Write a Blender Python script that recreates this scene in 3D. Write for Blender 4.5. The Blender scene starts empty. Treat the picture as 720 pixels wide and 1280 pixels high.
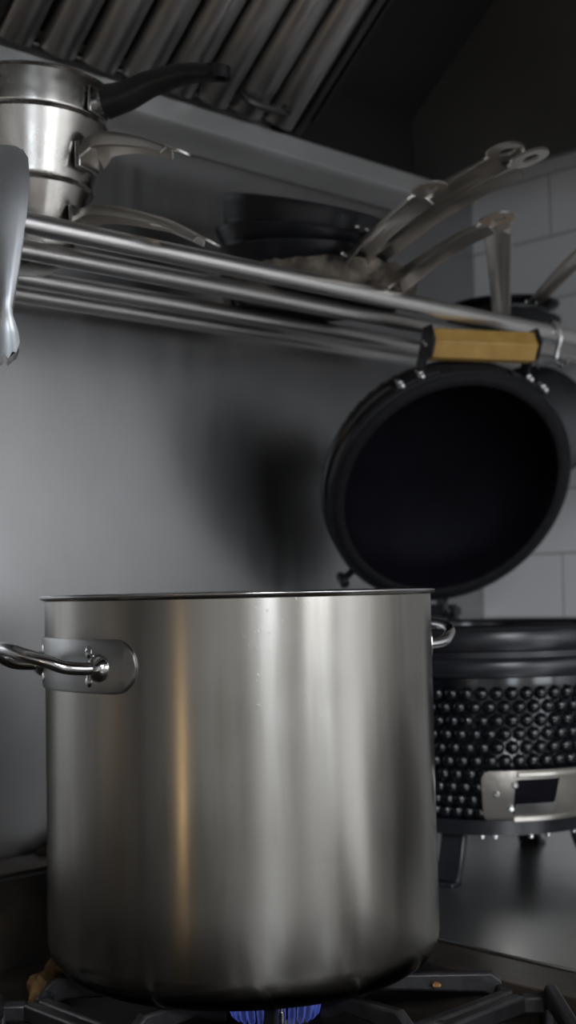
import bpy, bmesh, math, random
from mathutils import Vector, Matrix
random.seed(7)
PI = math.pi
R = math.radians
C = bpy.context.scene.collection
ZC = 1.32                      # height of the camera above the floor; CZ(v) = height relative to it
def CZ(v): return ZC + v

# ------------------------------------------------------------------ materials
def new_mat(name):
    m = bpy.data.materials.new(name); m.use_nodes = True
    nt = m.node_tree; b = nt.nodes['Principled BSDF']
    return m, nt, b
def N(nt, t, **kw):
    n = nt.nodes.new(t)
    for k, v in kw.items():
        if k in n.inputs: n.inputs[k].default_value = v
        else: setattr(n, k, v)
    return n
def ramp(nt, fac, stops):
    r = nt.nodes.new('ShaderNodeValToRGB')
    e = r.color_ramp.elements
    while len(e) < len(stops): e.new(0.5)
    for q, (p, c) in zip(e, stops):
        q.position = p; q.color = (*c, 1) if len(c) == 3 else c
    nt.links.new(fac, r.inputs[0]); return r
def coords(nt, scale=(1, 1, 1), kind='Object'):
    tc = N(nt, 'ShaderNodeTexCoord'); mp = N(nt, 'ShaderNodeMapping'); mp.inputs['Scale'].default_value = scale
    nt.links.new(tc.outputs[kind], mp.inputs[0]); return mp.outputs[0]
def metal(name, col=(.6, .6, .6), rough=.25, var=.08, scale=(3, 3, 60), bump=.05, aniso=0, nscale=6, metallic=1.0, col2=None, tangent_z=False):
    m, nt, b = new_mat(name)
    co = coords(nt, scale)
    no = N(nt, 'ShaderNodeTexNoise', Scale=nscale, Detail=5.0); nt.links.new(co, no.inputs['Vector'])
    co2 = coords(nt, (1, 1, 1)); n2 = N(nt, 'ShaderNodeTexNoise', Scale=7.0, Detail=4.0); nt.links.new(co2, n2.inputs['Vector'])
    c2 = col2 or tuple(c * .8 for c in col)
    rp = ramp(nt, n2.outputs[0], [(.3, c2), (.65, col)]); nt.links.new(rp.outputs[0], b.inputs['Base Color'])
    mr = N(nt, 'ShaderNodeMapRange'); nt.links.new(no.outputs[0], mr.inputs[0])
    mr.inputs[1].default_value = .3; mr.inputs[2].default_value = .7; mr.inputs[3].default_value = max(.02, rough - var); mr.inputs[4].default_value = rough + var
    nt.links.new(mr.outputs[0], b.inputs['Roughness'])
    b.inputs['Metallic'].default_value = metallic
    if bump:
        bp = N(nt, 'ShaderNodeBump', Strength=bump, Distance=.002); nt.links.new(no.outputs[0], bp.inputs['Height']); nt.links.new(bp.outputs[0], b.inputs['Normal'])
    if aniso:
        b.inputs['Anisotropic'].default_value = aniso
        if tangent_z:
            tg = N(nt, 'ShaderNodeTangent', direction_type='RADIAL', axis='Z'); nt.links.new(tg.outputs[0], b.inputs['Tangent'])
    return m
def matte(name, col, rough=.6, col2=None, nscale=12, bump=.1, spec=.5, metallic=0, dist=.002):
    m, nt, b = new_mat(name)
    co = coords(nt)
    no = N(nt, 'ShaderNodeTexNoise', Scale=nscale, Detail=6.0); nt.links.new(co, no.inputs['Vector'])
    c2 = col2 or tuple(c * .7 for c in col)
    rp = ramp(nt, no.outputs[0], [(.35, c2), (.65, col)]); nt.links.new(rp.outputs[0], b.inputs['Base Color'])
    b.inputs['Roughness'].default_value = rough; b.inputs['Specular IOR Level'].default_value = spec
    b.inputs['Metallic'].default_value = metallic
    if bump:
        bp = N(nt, 'ShaderNodeBump', Strength=bump, Distance=dist); nt.links.new(no.outputs[0], bp.inputs['Height']); nt.links.new(bp.outputs[0], b.inputs['Normal'])
    return m

M = {}
def mk_pot():
    m, nt, b = new_mat('brushed_pot_steel')
    co = coords(nt, (1, 1, 260)); no = N(nt, 'ShaderNodeTexNoise', Scale=4.0, Detail=3.0); nt.links.new(co, no.inputs['Vector'])
    co2 = coords(nt, (34, 34, 3.2)); n2 = N(nt, 'ShaderNodeTexNoise', Scale=1.4, Detail=2.0, Roughness=.5); nt.links.new(co2, n2.inputs['Vector'])
    co3 = coords(nt, (1, 1, 1)); n3 = N(nt, 'ShaderNodeTexNoise', Scale=9.0, Detail=1.5); nt.links.new(co3, n3.inputs['Vector'])
    mx = N(nt, 'ShaderNodeMath', operation='MULTIPLY'); nt.links.new(n2.outputs[0], mx.inputs[0]); nt.links.new(n3.outputs[0], mx.inputs[1])
    rp = ramp(nt, mx.outputs[0], [(.12, (.29, .27, .24)), (.24, (.375, .355, .325)), (.42, (.41, .39, .36))])
    # burnt grease tint near the very bottom (a stain of the pot's own)
    tc = N(nt, 'ShaderNodeTexCoord'); sx = N(nt, 'ShaderNodeSeparateXYZ'); nt.links.new(tc.outputs['Object'], sx.inputs[0])
    ad = N(nt, 'ShaderNodeMath', operation='MULTIPLY_ADD'); nt.links.new(n3.outputs[0], ad.inputs[0]); ad.inputs[1].default_value = -.03; nt.links.new(sx.outputs[2], ad.inputs[2])
    rb = ramp(nt, ad.outputs[0], [(-.0, (0.05, .04, .03)), (.02, (1, 1, 1))])
    rb.color_ramp.elements[0].position = 0.0; rb.color_ramp.elements[1].position = .010
    ml = N(nt, 'ShaderNodeMix', data_type='RGBA', blend_type='MULTIPLY'); ml.inputs[0].default_value = 1
    nt.links.new(rp.outputs[0], ml.inputs[6]); nt.links.new(rb.outputs[0], ml.inputs[7]); nt.links.new(ml.outputs[2], b.inputs['Base Color'])
    mr = N(nt, 'ShaderNodeMapRange'); nt.links.new(n3.outputs[0], mr.inputs[0])
    mr.inputs[1].default_value = .3; mr.inputs[2].default_value = .7; mr.inputs[3].default_value = .22; mr.inputs[4].default_value = .26
    nt.links.new(mr.outputs[0], b.inputs['Roughness']); b.inputs['Metallic'].default_value = 1
    b.inputs['Anisotropic'].default_value = .62; b.inputs['Anisotropic Rotation'].default_value = 0.25
    tg = N(nt, 'ShaderNodeTangent', direction_type='RADIAL', axis='Z'); nt.links.new(tg.outputs[0], b.inputs['Tangent'])
    # tiny droplets / dents
    vo = N(nt, 'ShaderNodeTexNoise', Scale=240.0, Detail=1.0); nt.links.new(co3, vo.inputs['Vector'])
    r2 = ramp(nt, vo.outputs[0], [(.70, (0, 0, 0)), (.76, (1, 1, 1))])
    a2 = N(nt, 'ShaderNodeMath', operation='MULTIPLY_ADD'); nt.links.new(no.outputs[0], a2.inputs[0]); a2.inputs[1].default_value = .0; nt.links.new(r2.outputs[0], a2.inputs[2])
    bp = N(nt, 'ShaderNodeBump', Strength=.05, Distance=.0015); nt.links.new(a2.outputs[0], bp.inputs['Height']); nt.links.new(bp.outputs[0], b.inputs['Normal'])
    return m
M['pot'] = mk_pot()
M['steel'] = metal('satin_steel', (.62, .61, .60), .22, .06, (4, 4, 4))
M['pan_steel'] = metal('worn_pan_steel', (.56, .54, .51), .24, .08, (5, 5, 5), col2=(.40, .37, .33))
M['handle_steel'] = metal('worn_handle_steel', (.74, .71, .67), .36, .08, (6, 6, 6), bump=.1, col2=(.58, .53, .47))
M['plate'] = metal('handle_plate_steel', (.44, .44, .435), .33, .05, (8, 8, 8), bump=.02)
M['shiny'] = metal('polished_steel', (.74, .74, .74), .14, .04, (3, 3, 3), bump=.02)
M['tongs'] = metal('tongs_steel', (.66, .67, .69), .32, .05, (3, 3, 3), bump=.02, metallic=.75)
M['rail'] = metal('tube_steel', (.84, .82, .80), .38, .03, (2, 4, 4), bump=0, col2=(.78, .76, .74), metallic=1)
M['hood'] = metal('hood_steel', (.74, .73, .72), .42, .05, (2, 4, 4), bump=0, metallic=.6)
M['filter'] = metal('greasy_filter_steel', (.58, .57, .56), .32, .03, (3, 3, 3), bump=.02, col2=(.40, .385, .37), nscale=3)
M['filter_frame'] = metal('dark_filter_frame', (.12, .115, .11), .4, .08, (3, 3, 3), bump=.05)
M['counter'] = metal('counter_steel', (.76, .76, .75), .30, .012, (2, 2, 2), bump=0, col2=(.70, .70, .695), nscale=3)
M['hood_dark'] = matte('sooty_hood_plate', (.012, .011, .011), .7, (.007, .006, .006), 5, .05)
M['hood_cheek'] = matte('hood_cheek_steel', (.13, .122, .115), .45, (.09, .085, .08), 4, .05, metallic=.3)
M['black'] = matte('black_plastic', (.012, .012, .013), .42, nscale=30, bump=.05)
M['black_pan'] = matte('black_nonstick', (.012, .013, .017), .38, (.008, .008, .011), 20, .1)
M['lid_out'] = matte('black_glaze', (.005, .006, .009), .14, (.004, .005, .007), 40, .0, spec=.6)
M['lid_in'] = matte('sooty_ceramic', (.004, .004, .008), .75, (.002, .002, .005), 25, .2, spec=.15)
M['lid_rim'] = matte('charred_felt_rim', (.009, .009, .012), .7, (.005, .005, .007), 60, .3, spec=.3)
M['band'] = matte('black_band_steel', (.020, .021, .026), .30, (.014, .014, .018), 20, .1)
M['cast'] = matte('cast_iron', (.026, .025, .027), .42, (.014, .013, .014), 60, .5)
M['deck'] = matte('black_enamel', (.020, .018, .017), .35, (.050, .038, .028), 22, .5)
M['crust'] = matte('burnt_crust', (.24, .20, .155), .8, (.02, .015, .011), 34, 1.0, dist=.006)
M['crumb'] = matte('toasted_crumb', (.45, .22, .07), .7, (.22, .09, .03), 200, .5)
M['scrap'] = matte('golden_burnt_scrap', (.30, .17, .055), .7, (.04, .02, .01), 70, 1.0, dist=.006)
M['residue'] = matte('burnt_residue', (.13, .075, .035), .75, (.03, .02, .012), 90, 1.0, dist=.006)
M['blocker'] = matte('grey_blocker_enamel', (.26, .255, .25), .5, (.23, .225, .22), 6, .05)
M['ledge'] = matte('grimy_ledge_steel', (.10, .085, .07), .5, (.05, .035, .025), 14, .4, metallic=.5, dist=.004)
M['bolt'] = metal('bolt_steel', (.85, .85, .85), .22, .04, (3, 3, 3), bump=0)
M['door_steel'] = metal('draft_door_steel', (.62, .59, .55), .38, .08, (8, 8, 8), bump=.1, col2=(.48, .45, .40))
M['paint'] = matte('wall_paint', (.40, .395, .385), .8, (.36, .355, .35), 3, .05)
M['ceil'] = matte('ceiling_paint', (.55, .54, .52), .85, (.5, .49, .47), 3, .05)
M['floor'] = matte('floor_quarry_tile', (.12, .10, .09), .5, (.08, .07, .06), 6, .1)
def mk_wood():
    m, nt, b = new_mat('bamboo')
    co = coords(nt, (6, 60, 60)); no = N(nt, 'ShaderNodeTexNoise', Scale=.8, Detail=4.0); nt.links.new(co, no.inputs['Vector'])
    rp = ramp(nt, no.outputs[0], [(.3, (.46, .27, .07)), (.7, (.58, .36, .105))]); nt.links.new(rp.outputs[0], b.inputs['Base Color'])
    b.inputs['Roughness'].default_value = .45
    return m
M['wood'] = mk_wood()
def mk_tile():
    m, nt, b = new_mat('glazed_wall_tile')
    tc = N(nt, 'ShaderNodeTexCoord'); sx = N(nt, 'ShaderNodeSeparateXYZ'); nt.links.new(tc.outputs['Object'], sx.inputs[0])
    cb = N(nt, 'ShaderNodeCombineXYZ'); nt.links.new(sx.outputs[1], cb.inputs[0]); nt.links.new(sx.outputs[2], cb.inputs[1])
    mp = N(nt, 'ShaderNodeMapping'); mp.inputs['Location'].default_value = TILE_OFF; nt.links.new(cb.outputs[0], mp.inputs[0])
    br = N(nt, 'ShaderNodeTexBrick', Scale=1.0); nt.links.new(mp.outputs[0], br.inputs['Vector'])
    br.offset = .5; br.inputs['Brick Width'].default_value = .2; br.inputs['Row Height'].default_value = .1
    br.inputs['Mortar Size'].default_value = .002; br.inputs['Mortar Smooth'].default_value = .6
    br.inputs['Color1'].default_value = (.86, .86, .87, 1); br.inputs['Color2'].default_value = (.82, .82, .835, 1); br.inputs['Mortar'].default_value = (.42, .42, .425, 1)
    nt.links.new(br.outputs[0], b.inputs['Base Color']); b.inputs['Roughness'].default_value = .28
    bp = N(nt, 'ShaderNodeBump', Strength=.5, Distance=.003, invert=True); nt.links.new(br.outputs['Fac'], bp.inputs['Height']); nt.links.new(bp.outputs[0], b.inputs['Normal'])
    return m
TILE_OFF = (0.03, .03, 0)
M['tile'] = mk_tile()
def mk_wallsteel():
    m, nt, b = new_mat('backsplash_steel')
    co = coords(nt, (14, 14, .8)); no = N(nt, 'ShaderNodeTexNoise', Scale=4.0, Detail=5.0); nt.links.new(co, no.inputs['Vector'])
    co2 = coords(nt, (1.6, 1.6, 1)); n2 = N(nt, 'ShaderNodeTexNoise', Scale=3.0, Detail=4.0); nt.links.new(co2, n2.inputs['Vector'])
    rp = ramp(nt, n2.outputs[0], [(.35, (.385, .382, .38)), (.65, (.455, .454, .456))]); nt.links.new(rp.outputs[0], b.inputs['Base Color'])
    mr = N(nt, 'ShaderNodeMapRange'); nt.links.new(no.outputs[0], mr.inputs[0])
    mr.inputs[1].default_value = .3; mr.inputs[2].default_value = .7; mr.inputs[3].default_value = .30; mr.inputs[4].default_value = .37
    nt.links.new(mr.outputs[0], b.inputs['Roughness']); b.inputs['Metallic'].default_value = 1
    return m
M['wallsteel'] = mk_wallsteel()
def mk_flame():
    m, nt, b = new_mat('gas_flame')
    nt.nodes.remove(b); out = [n for n in nt.nodes if n.type == 'OUTPUT_MATERIAL'][0]
    em = N(nt, 'ShaderNodeEmission'); tr = N(nt, 'ShaderNodeBsdfTransparent'); mx = N(nt, 'ShaderNodeMixShader')
    tc = N(nt, 'ShaderNodeTexCoord'); sx = N(nt, 'ShaderNodeSeparateXYZ'); nt.links.new(tc.outputs['Object'], sx.inputs[0])
    rp = ramp(nt, sx.outputs[2], [(0.0, (.12, .18, .9)), (.03, (.22, .30, .95)), (.055, (.35, .42, 1.0))])
    nt.links.new(rp.outputs[0], em.inputs[0]); em.inputs[1].default_value = FLAME
    lw = N(nt, 'ShaderNodeLayerWeight', Blend=.5)
    r2 = ramp(nt, lw.outputs['Facing'], [(.2, (.12, .12, .12)), (.9, (.9, .9, .9))])
    nt.links.new(r2.outputs[0], mx.inputs[0]); nt.links.new(tr.outputs[0], mx.inputs[1]); nt.links.new(em.outputs[0], mx.inputs[2]); nt.links.new(mx.outputs[0], out.inputs[0])
    return m
FLAME = .35
M['flame'] = mk_flame()

# ------------------------------------------------------------------ mesh helpers
def finish(name, bm, mat, parent=None, bevel=0, seg=2, angle=35, loc=None, rot=None, mats=None):
    bmesh.ops.recalc_face_normals(bm, faces=bm.faces)
    me = bpy.data.meshes.new(name); bm.to_mesh(me); bm.free()
    me.polygons.foreach_set('use_smooth', [True] * len(me.polygons))
    try: me.set_sharp_from_angle(angle=R(angle))
    except Exception: pass
    o = bpy.data.objects.new(name, me); C.objects.link(o)
    for mm in (mats or [mat]): me.materials.append(mm)
    if parent: o.parent = parent
    if loc is not None: o.location = loc
    if rot is not None: o.rotation_euler = rot
    if bevel:
        b = o.modifiers.new('bevel', 'BEVEL'); b.width = bevel; b.segments = seg; b.limit_method = 'ANGLE'; b.angle_limit = R(40)
    return o
def thing(name, label, cat, loc=(0, 0, 0), rot=(0, 0, 0), group=None):
    o = bpy.data.objects.new(name, None); C.objects.link(o); o.location = loc; o.rotation_euler = rot
    o.empty_display_size = .05
    o['label'] = label; o['category'] = cat
    if group: o['group'] = group
    return o
def tag(o, label, cat, group=None):
    o['label'] = label; o['category'] = cat
    if group: o['group'] = group
    return o
def struct(o): o['kind'] = 'structure'; return o
def box(bm, c, s, rot=None):
    r = bmesh.ops.create_cube(bm, size=1); m = Matrix.Translation(c)
    if rot is not None: m = m @ rot
    m = m @ Matrix.Diagonal((*s, 1)); bmesh.ops.transform(bm, matrix=m, verts=r['verts']); return r['verts']
def box2(bm, a, b): return box(bm, [(a[i] + b[i]) / 2 for i in range(3)], [abs(b[i] - a[i]) for i in range(3)])
def lathe(bm, prof, n=64, m=None, closed=False):
    rings = []
    for r, z in prof:
        if r < 1e-6: rings.append([bm.verts.new((0, 0, z))])
        else: rings.append([bm.verts.new((r * math.cos(2 * PI * i / n), r * math.sin(2 * PI * i / n), z)) for i in range(n)])
    pairs = list(zip(rings, rings[1:]))
    if closed: pairs.append((rings[-1], rings[0]))
    for a, b in pairs:
        for i in range(n):
            j = (i + 1) % n
            if len(a) == 1 and len(b) == 1: continue
            if len(a) == 1: bm.faces.new((a[0], b[i], b[j]))
            elif len(b) == 1: bm.faces.new((a[i], a[j], b[0]))
            else: bm.faces.new((a[i], a[j], b[j], b[i]))
    vs = [v for r in rings for v in r]
    if m is not None: bmesh.ops.transform(bm, matrix=m, verts=vs)
    return vs
def smooth_path(pts, n=6):
    pts = [Vector(p) for p in pts]; out = []
    for i in range(len(pts) - 1):
        p0 = pts[max(i - 1, 0)]; p1 = pts[i]; p2 = pts[i + 1]; p3 = pts[min(i + 2, len(pts) - 1)]
        for k in range(n):
            t = k / n
            out.append(.5 * ((2 * p1) + (p2 - p0) * t + (2 * p0 - 5 * p1 + 4 * p2 - p3) * t * t + (3 * p1 - p0 - 3 * p2 + p3) * t ** 3))
    out.append(pts[-1]); return out
def sweep(bm, pts, section, up=Vector((0, 0, 1)), cap=True):
    """section(t) -> list of (side, up) offsets; the same count for every t"""
    rings = []; n = len(pts)
    for i, p in enumerate(pts):
        d = (pts[min(i + 1, n - 1)] - pts[max(i - 1, 0)]).normalized()
        s = d.cross(up)
        s = s.normalized() if s.length > 1e-4 else Vector((1, 0, 0))
        u = s.cross(d).normalized()
        rings.append([bm.verts.new(p + s * a + u * b) for a, b in section(i / (n - 1))])
    k = len(rings[0])
    for a, b in zip(rings, rings[1:]):
        for i in range(k): bm.faces.new((a[i], a[(i + 1) % k], b[(i + 1) % k], b[i]))
    if cap: bm.faces.new(rings[0]); bm.faces.new(rings[-1])
    return rings
def tube(bm, pts, r, n=12, up=Vector((0, 0, 1)), smooth=0):
    pts = smooth_path(pts, smooth) if smooth else [Vector(p) for p in pts]
    rf = r if callable(r) else (lambda t: r)
    sweep(bm, pts, lambda t: [(rf(t) * math.cos(2 * PI * i / n), rf(t) * math.sin(2 * PI * i / n)) for i in range(n)], up)
def rod(bm, a, b, r, n=12):
    a, b = Vector(a), Vector(b); d = b - a
    up = Vector((0, 0, 1)) if abs(d.normalized().z) < .9 else Vector((1, 0, 0))
    tube(bm, [a, b], r, n, up)
def ball(bm, c, s, n=10, m=8):
    r = bmesh.ops.create_uvsphere(bm, u_segments=n, v_segments=m, radius=1)
    bmesh.ops.transform(bm, matrix=Matrix.Translation(c) @ Matrix.Diagonal((*s, 1)), verts=r['verts'])
def prism(bm, outline, z0, z1, m=None):
    a = [bm.verts.new((x, y, z0)) for x, y in outline]; b = [bm.verts.new((x, y, z1)) for x, y in outline]
    n = len(a); bm.faces.new(a); bm.faces.new(b)
    for i in range(n): bm.faces.new((a[i], a[(i + 1) % n], b[(i + 1) % n], b[i]))
    if m is not None: bmesh.ops.transform(bm, matrix=m, verts=a + b)
def ring_plate(bm, outer, inner, fn, th, nr=3):
    """plate between two closed outlines with equal counts; fn(x, y, h) -> point; h in 0..th"""
    n = len(outer); L = []
    for h in (0, th):
        rows = []
        for k in range(nr + 1):
            f = k / nr
            rows.append([bm.verts.new(fn(outer[i][0] * (1 - f) + inner[i][0] * f, outer[i][1] * (1 - f) + inner[i][1] * f, h)) for i in range(n)])
        L.append(rows)
    for rows in L:
        for a, b in zip(rows, rows[1:]):
            for i in range(n): bm.faces.new((a[i], a[(i + 1) % n], b[(i + 1) % n], b[i]))
    for k in (0, nr):
        a, b = L[0][k], L[1][k]
        for i in range(n): bm.faces.new((a[i], a[(i + 1) % n], b[(i + 1) % n], b[i]))
def rrect(x0, y0, x1, y1, r, n=64):
    """rounded rectangle sampled at equal angles around its centre"""
    cx, cy, hx, hy = (x0 + x1) / 2, (y0 + y1) / 2, (x1 - x0) / 2, (y1 - y0) / 2; out = []
    for i in range(n):
        # superposition: walk square param
        a = 2 * PI * i / n; c, s = math.cos(a), math.sin(a); k = max(abs(c), abs(s)); x, y = c / k * hx, s / k * hy
        ix, iy = hx - r, hy - r
        if abs(x) > ix and abs(y) > iy and r > 0:
            dx, dy = abs(x) - ix, abs(y) - iy; l = math.hypot(dx, dy)
            x = math.copysign(ix + dx / l * r, x); y = math.copysign(iy + dy / l * r, y)
        out.append((cx + x, cy + y))
    return out

# ------------------------------------------------------------------ the room
YB, XR = 1.323, 1.724
XL, YF, H = -2.6, -3.0, 2.75
def slab(name, a, b, mat):
    bm = bmesh.new(); box2(bm, a, b); return struct(finish(name, bm, mat))
slab('floor', (XL - .1, YF - .1, -.1), (XR + .1, YB + .1, 0), M['floor'])
slab('ceiling', (XL - .1, YF - .1, H), (XR + .1, YB + .1, H + .1), M['ceil'])
slab('wall_back', (XL - .1, YB, 0), (XR + .1, YB + .1, H), M['wallsteel'])
slab('wall_right', (XR, YF - .1, 0), (XR + .1, YB, H), M['tile'])
slab('wall_left', (XL - .1, YF - .1, 0), (XL, YB, H), M['paint'])
slab('wall_front', (XL, YF - .1, 0), (XR, YF, H), M['paint'])

# ------------------------------------------------------------------ exhaust hood
GZ0, GZ1, GY = CZ(.582), CZ(.616), 1.243
hd = thing('exhaust_hood', 'greasy steel exhaust hood over the range with a pale gutter rail at its rear', 'exhaust hood', (0, YB, GZ0))
def wl(o): return Vector(o) - Vector((0, YB, GZ0))
SL = R(40)
XC = 1.52
def pbox(name, a, b, mat, bevel=.001):
    bm = bmesh.new(); box2(bm, wl(a), wl(b)); return finish(name, bm, mat, hd, bevel)
# gutter channel: front face, floor, back flange
bm = bmesh.new()
sec = [(YB - .002, GZ0 + .004), (GY + .010, GZ0), (GY, GZ0 + .006), (GY, GZ1), (GY + .006, GZ1 + .002), (GY + .006, GZ0 + .010), (YB - .002, GZ0 + .012)]
prism(bm, [(y - YB, z - GZ0) for y, z in sec], XL + .02, XC, Matrix(((0, 0, 1, 0), (1, 0, 0, 0), (0, 1, 0, 0), (0, 0, 0, 1))))
finish('gutter_rail', bm, M['hood'], hd, .0015)
pbox('rear_flashing', (XL + .02, YB - .012, GZ0 + .014), (XC, YB - .002, H - .05), M['hood'])
# end cheek: vertical steel side of the hood
bm = bmesh.new()
pr = [(YB - .003, GZ0 + .03), (YB - .003, H - .02), (-.35, H - .02), (-.35, GZ0 + .03), (-.33, GZ0 + .015), (YB - .02, GZ0 + .015)]
prism(bm, [(y - YB, z - GZ0) for y, z in pr], XC, XC + .012, Matrix(((0, 0, 1, 0), (1, 0, 0, 0), (0, 1, 0, 0), (0, 0, 0, 1))))
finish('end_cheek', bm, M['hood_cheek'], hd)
# far end cheek
bm = bmesh.new()
prism(bm, [(y - YB, z - GZ0) for y, z in pr], XL + .02, XL + .032, Matrix(((0, 0, 1, 0), (1, 0, 0, 0), (0, 1, 0, 0), (0, 0, 0, 1))))
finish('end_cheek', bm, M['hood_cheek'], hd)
# front lip and top of the hood
pbox('front_panel', (XL + .03, -.362, CZ(.60)), (XC + .012, -.35, H - .02), M['hood'])
# dark blank plate right of the filters, on the same slope
def slope_m(x, up=0.0, out=0.0):
    """local x -> world X, local y -> up the slope (towards the room), local z -> normal facing down-front"""
    o = Vector((x, 1.238, CZ(.618)))
    ydir = Vector((0, -math.cos(SL), math.sin(SL))); zdir = Vector((1, 0, 0)).cross(ydir)  # (0,-sin, -cos)
    m = Matrix((Vector((1, 0, 0)), ydir, zdir)).transposed().to_4x4()
    return Matrix.Translation(o + ydir * up + zdir * out) @ m
bm = bmesh.new(); box(bm, (.137, .575, -.10), (.272, 1.1, .006)); box(bm, (.0, .575, -.045), (.006, 1.1, .10)); 
bmesh.ops.transform(bm, matrix=Matrix.Translation((0, -YB, -GZ0)) @ slope_m(1.243), verts=bm.verts)
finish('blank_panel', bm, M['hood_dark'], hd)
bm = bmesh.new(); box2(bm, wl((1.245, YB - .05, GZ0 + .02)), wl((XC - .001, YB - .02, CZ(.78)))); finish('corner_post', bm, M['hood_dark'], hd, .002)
# light trough bulkhead over the filters
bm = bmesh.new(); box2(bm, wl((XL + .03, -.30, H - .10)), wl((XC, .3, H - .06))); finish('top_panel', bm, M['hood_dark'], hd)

# grease filters
def grease_filter(first=None):
    t = thing('grease_filter', '', 'grease filter')
    W, L = .49, .62
    bm = bmesh.new()
    box(bm, (W / 2, .004, -.012), (W, .008, .014)); box(bm, (W / 2, L - .011, 0), (W, .022, .03))
    box(bm, (.006, L / 2, -.006), (.012, L, .02)); box(bm, (W - .006, L / 2, -.006), (.012, L, .02))
    finish('filter_frame', bm, M['filter_frame'], t, .002)
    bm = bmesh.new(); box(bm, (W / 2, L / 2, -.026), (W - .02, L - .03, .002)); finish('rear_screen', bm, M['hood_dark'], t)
    nb = 8; pitch = (W - .020) / nb
    for k in range(nb):
        cx = .010 + pitch * (k + .5); bm = bmesh.new()
        out = []; rr = pitch * .43
        for q in range(13):
            a = PI * q / 12; out.append((cx + rr * math.cos(a), -.010 + rr * .85 * math.sin(a)))
        for q in range(13):
            a = PI - PI * q / 12; out.append((cx + (rr - .0015) * math.cos(a), -.010 + (rr - .0015) * .85 * math.sin(a)))
        prism(bm, out, .006, L - .02, Matrix(((1, 0, 0, 0), (0, 0, 1, 0), (0, 1, 0, 0), (0, 0, 0, 1))))
        finish('baffle', bm, M['filter'], t)
    for hy in (.034, L - .05):
        bm = bmesh.new()
        tube(bm, [(W - .13, hy, .010), (W - .13, hy, .020), (W - .12, hy, .026), (W - .07, hy, .026), (W - .06, hy, .020), (W - .06, hy, .010)], .005, 8, Vector((0, 1, 0)), 3)
        finish('filter_handle', bm, M['filter_frame'], t)
    for o in t.children: o.matrix_parent_inverse = Matrix()
    return t
def copy_tree(o, parent=None):
    c = o.copy(); C.objects.link(c)
    if parent: c.parent = parent
    for ch in list(o.children): copy_tree(ch, c)
    return c
F0 = grease_filter()
labs = ['grease filter at the right end of the filter bank, beside the dark recess', 'grease filter above the black saucepan handle, second from the dark recess', 'grease filter in the upper left corner above the stacked saucepans']
for i in range(3):
    f = F0 if i == 0 else copy_tree(F0)
    f.matrix_world = slope_m(1.238 - .492 - .496 * i, 0, 0)
    f['label'] = labs[i]; f['group'] = 'baffle grease filters in the hood'

# ------------------------------------------------------------------ pan shelf
SZ = CZ(.3425)
RY = [1.015, 1.095, 1.193, 1.260]
sh = thing('wall_shelf', 'tubular steel shelf of four horizontal rails carrying the pans', 'shelf', (.9, YB, SZ))
RT = .0105
for y in RY:
    bm = bmesh.new(); rod(bm, (-2.0, y - YB, 0), (XR - .91, y - YB, 0), RT, 20); finish('rail', bm, M['rail'], sh)
def bracket(x):
    bm = bmesh.new()
    prism(bm, [(-.002, -.030), (-.002, .012), (-.350, .006), (-.350, -.006), (-.06, -.030)], -.002, .002, Matrix(((0, 0, 1, x), (1, 0, 0, 0), (0, 1, 0, 0), (0, 0, 0, 1))))
    return finish('bracket', bm, M['hood'], sh)
bracket(-.52); bracket(-2.4)
PZ = SZ + RT      # what stands on the rails
P0 = CZ(.3375)    # drawing height of the pans' base
KS = 1.035        # pans were drawn slightly small

# hook on the front rail
def S_hook(name, x, y, label, l=.05):
    bm = bmesh.new()
    tube(bm, [(x, y + .013, SZ - .006), (x, y + .011, SZ + .010), (x, y, SZ + .0145), (x, y - .012, SZ + .008), (x, y - .014, SZ - .012), (x, y - .008, SZ - l * .7), (x, y - .008, SZ - l), (x, y - .018, SZ - l - .008), (x, y - .028, SZ - l)], .003, 8, Vector((1, 0, 0)), 4)
    return tag(finish(name, bm, M['shiny'], None), label, 'hook')

# ------------------------------------------------------------------ strap handle
def strap_handle(bm, pts, width, depth, th=.002, hole=True, up=Vector((0, 0, 1)), n=5, tipr=None, tiplen=.03, ho=.4):
    """pressed handle: inverted trough following pts, ending in a flat ring"""
    P = smooth_path(pts, n); K = 8
    def sec(t):
        w = width(t) / 2; d = depth(t); o = []
        for i in range(K + 1):
            s = -1 + 2 * i / K; o.append((s * w, -d * abs(s) ** 2.2))
        for i in range(K, -1, -1):
            s = -1 + 2 * i / K; o.append((s * (w - th * .7), -d * abs(s) ** 2.2 - th))
        return o
    sweep(bm, P, sec, up)
    if hole:
        d = (P[-1] - P[-2]).normalized(); s = d.cross(up).normalized(); u = s.cross(d).normalized()
        rw = tipr or width(1) / 2; o = P[-1] - d * .004
        m = 28; out = []; inn = []
        for i in range(m):
            a = 2 * PI * i / m; c, q = math.cos(a), math.sin(a)
            x = rw * q; y = tiplen / 2 + (tiplen / 2) * (abs(c) ** .8) * (1 if c > 0 else -1)
            out.append((x, y)); inn.append((rw * ho * q, tiplen * .55 + tiplen * .22 * c))
        ring_plate(bm, out, inn, lambda x, y, h: o + s * x + d * y - u * h, th * 1.3, 2)

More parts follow.
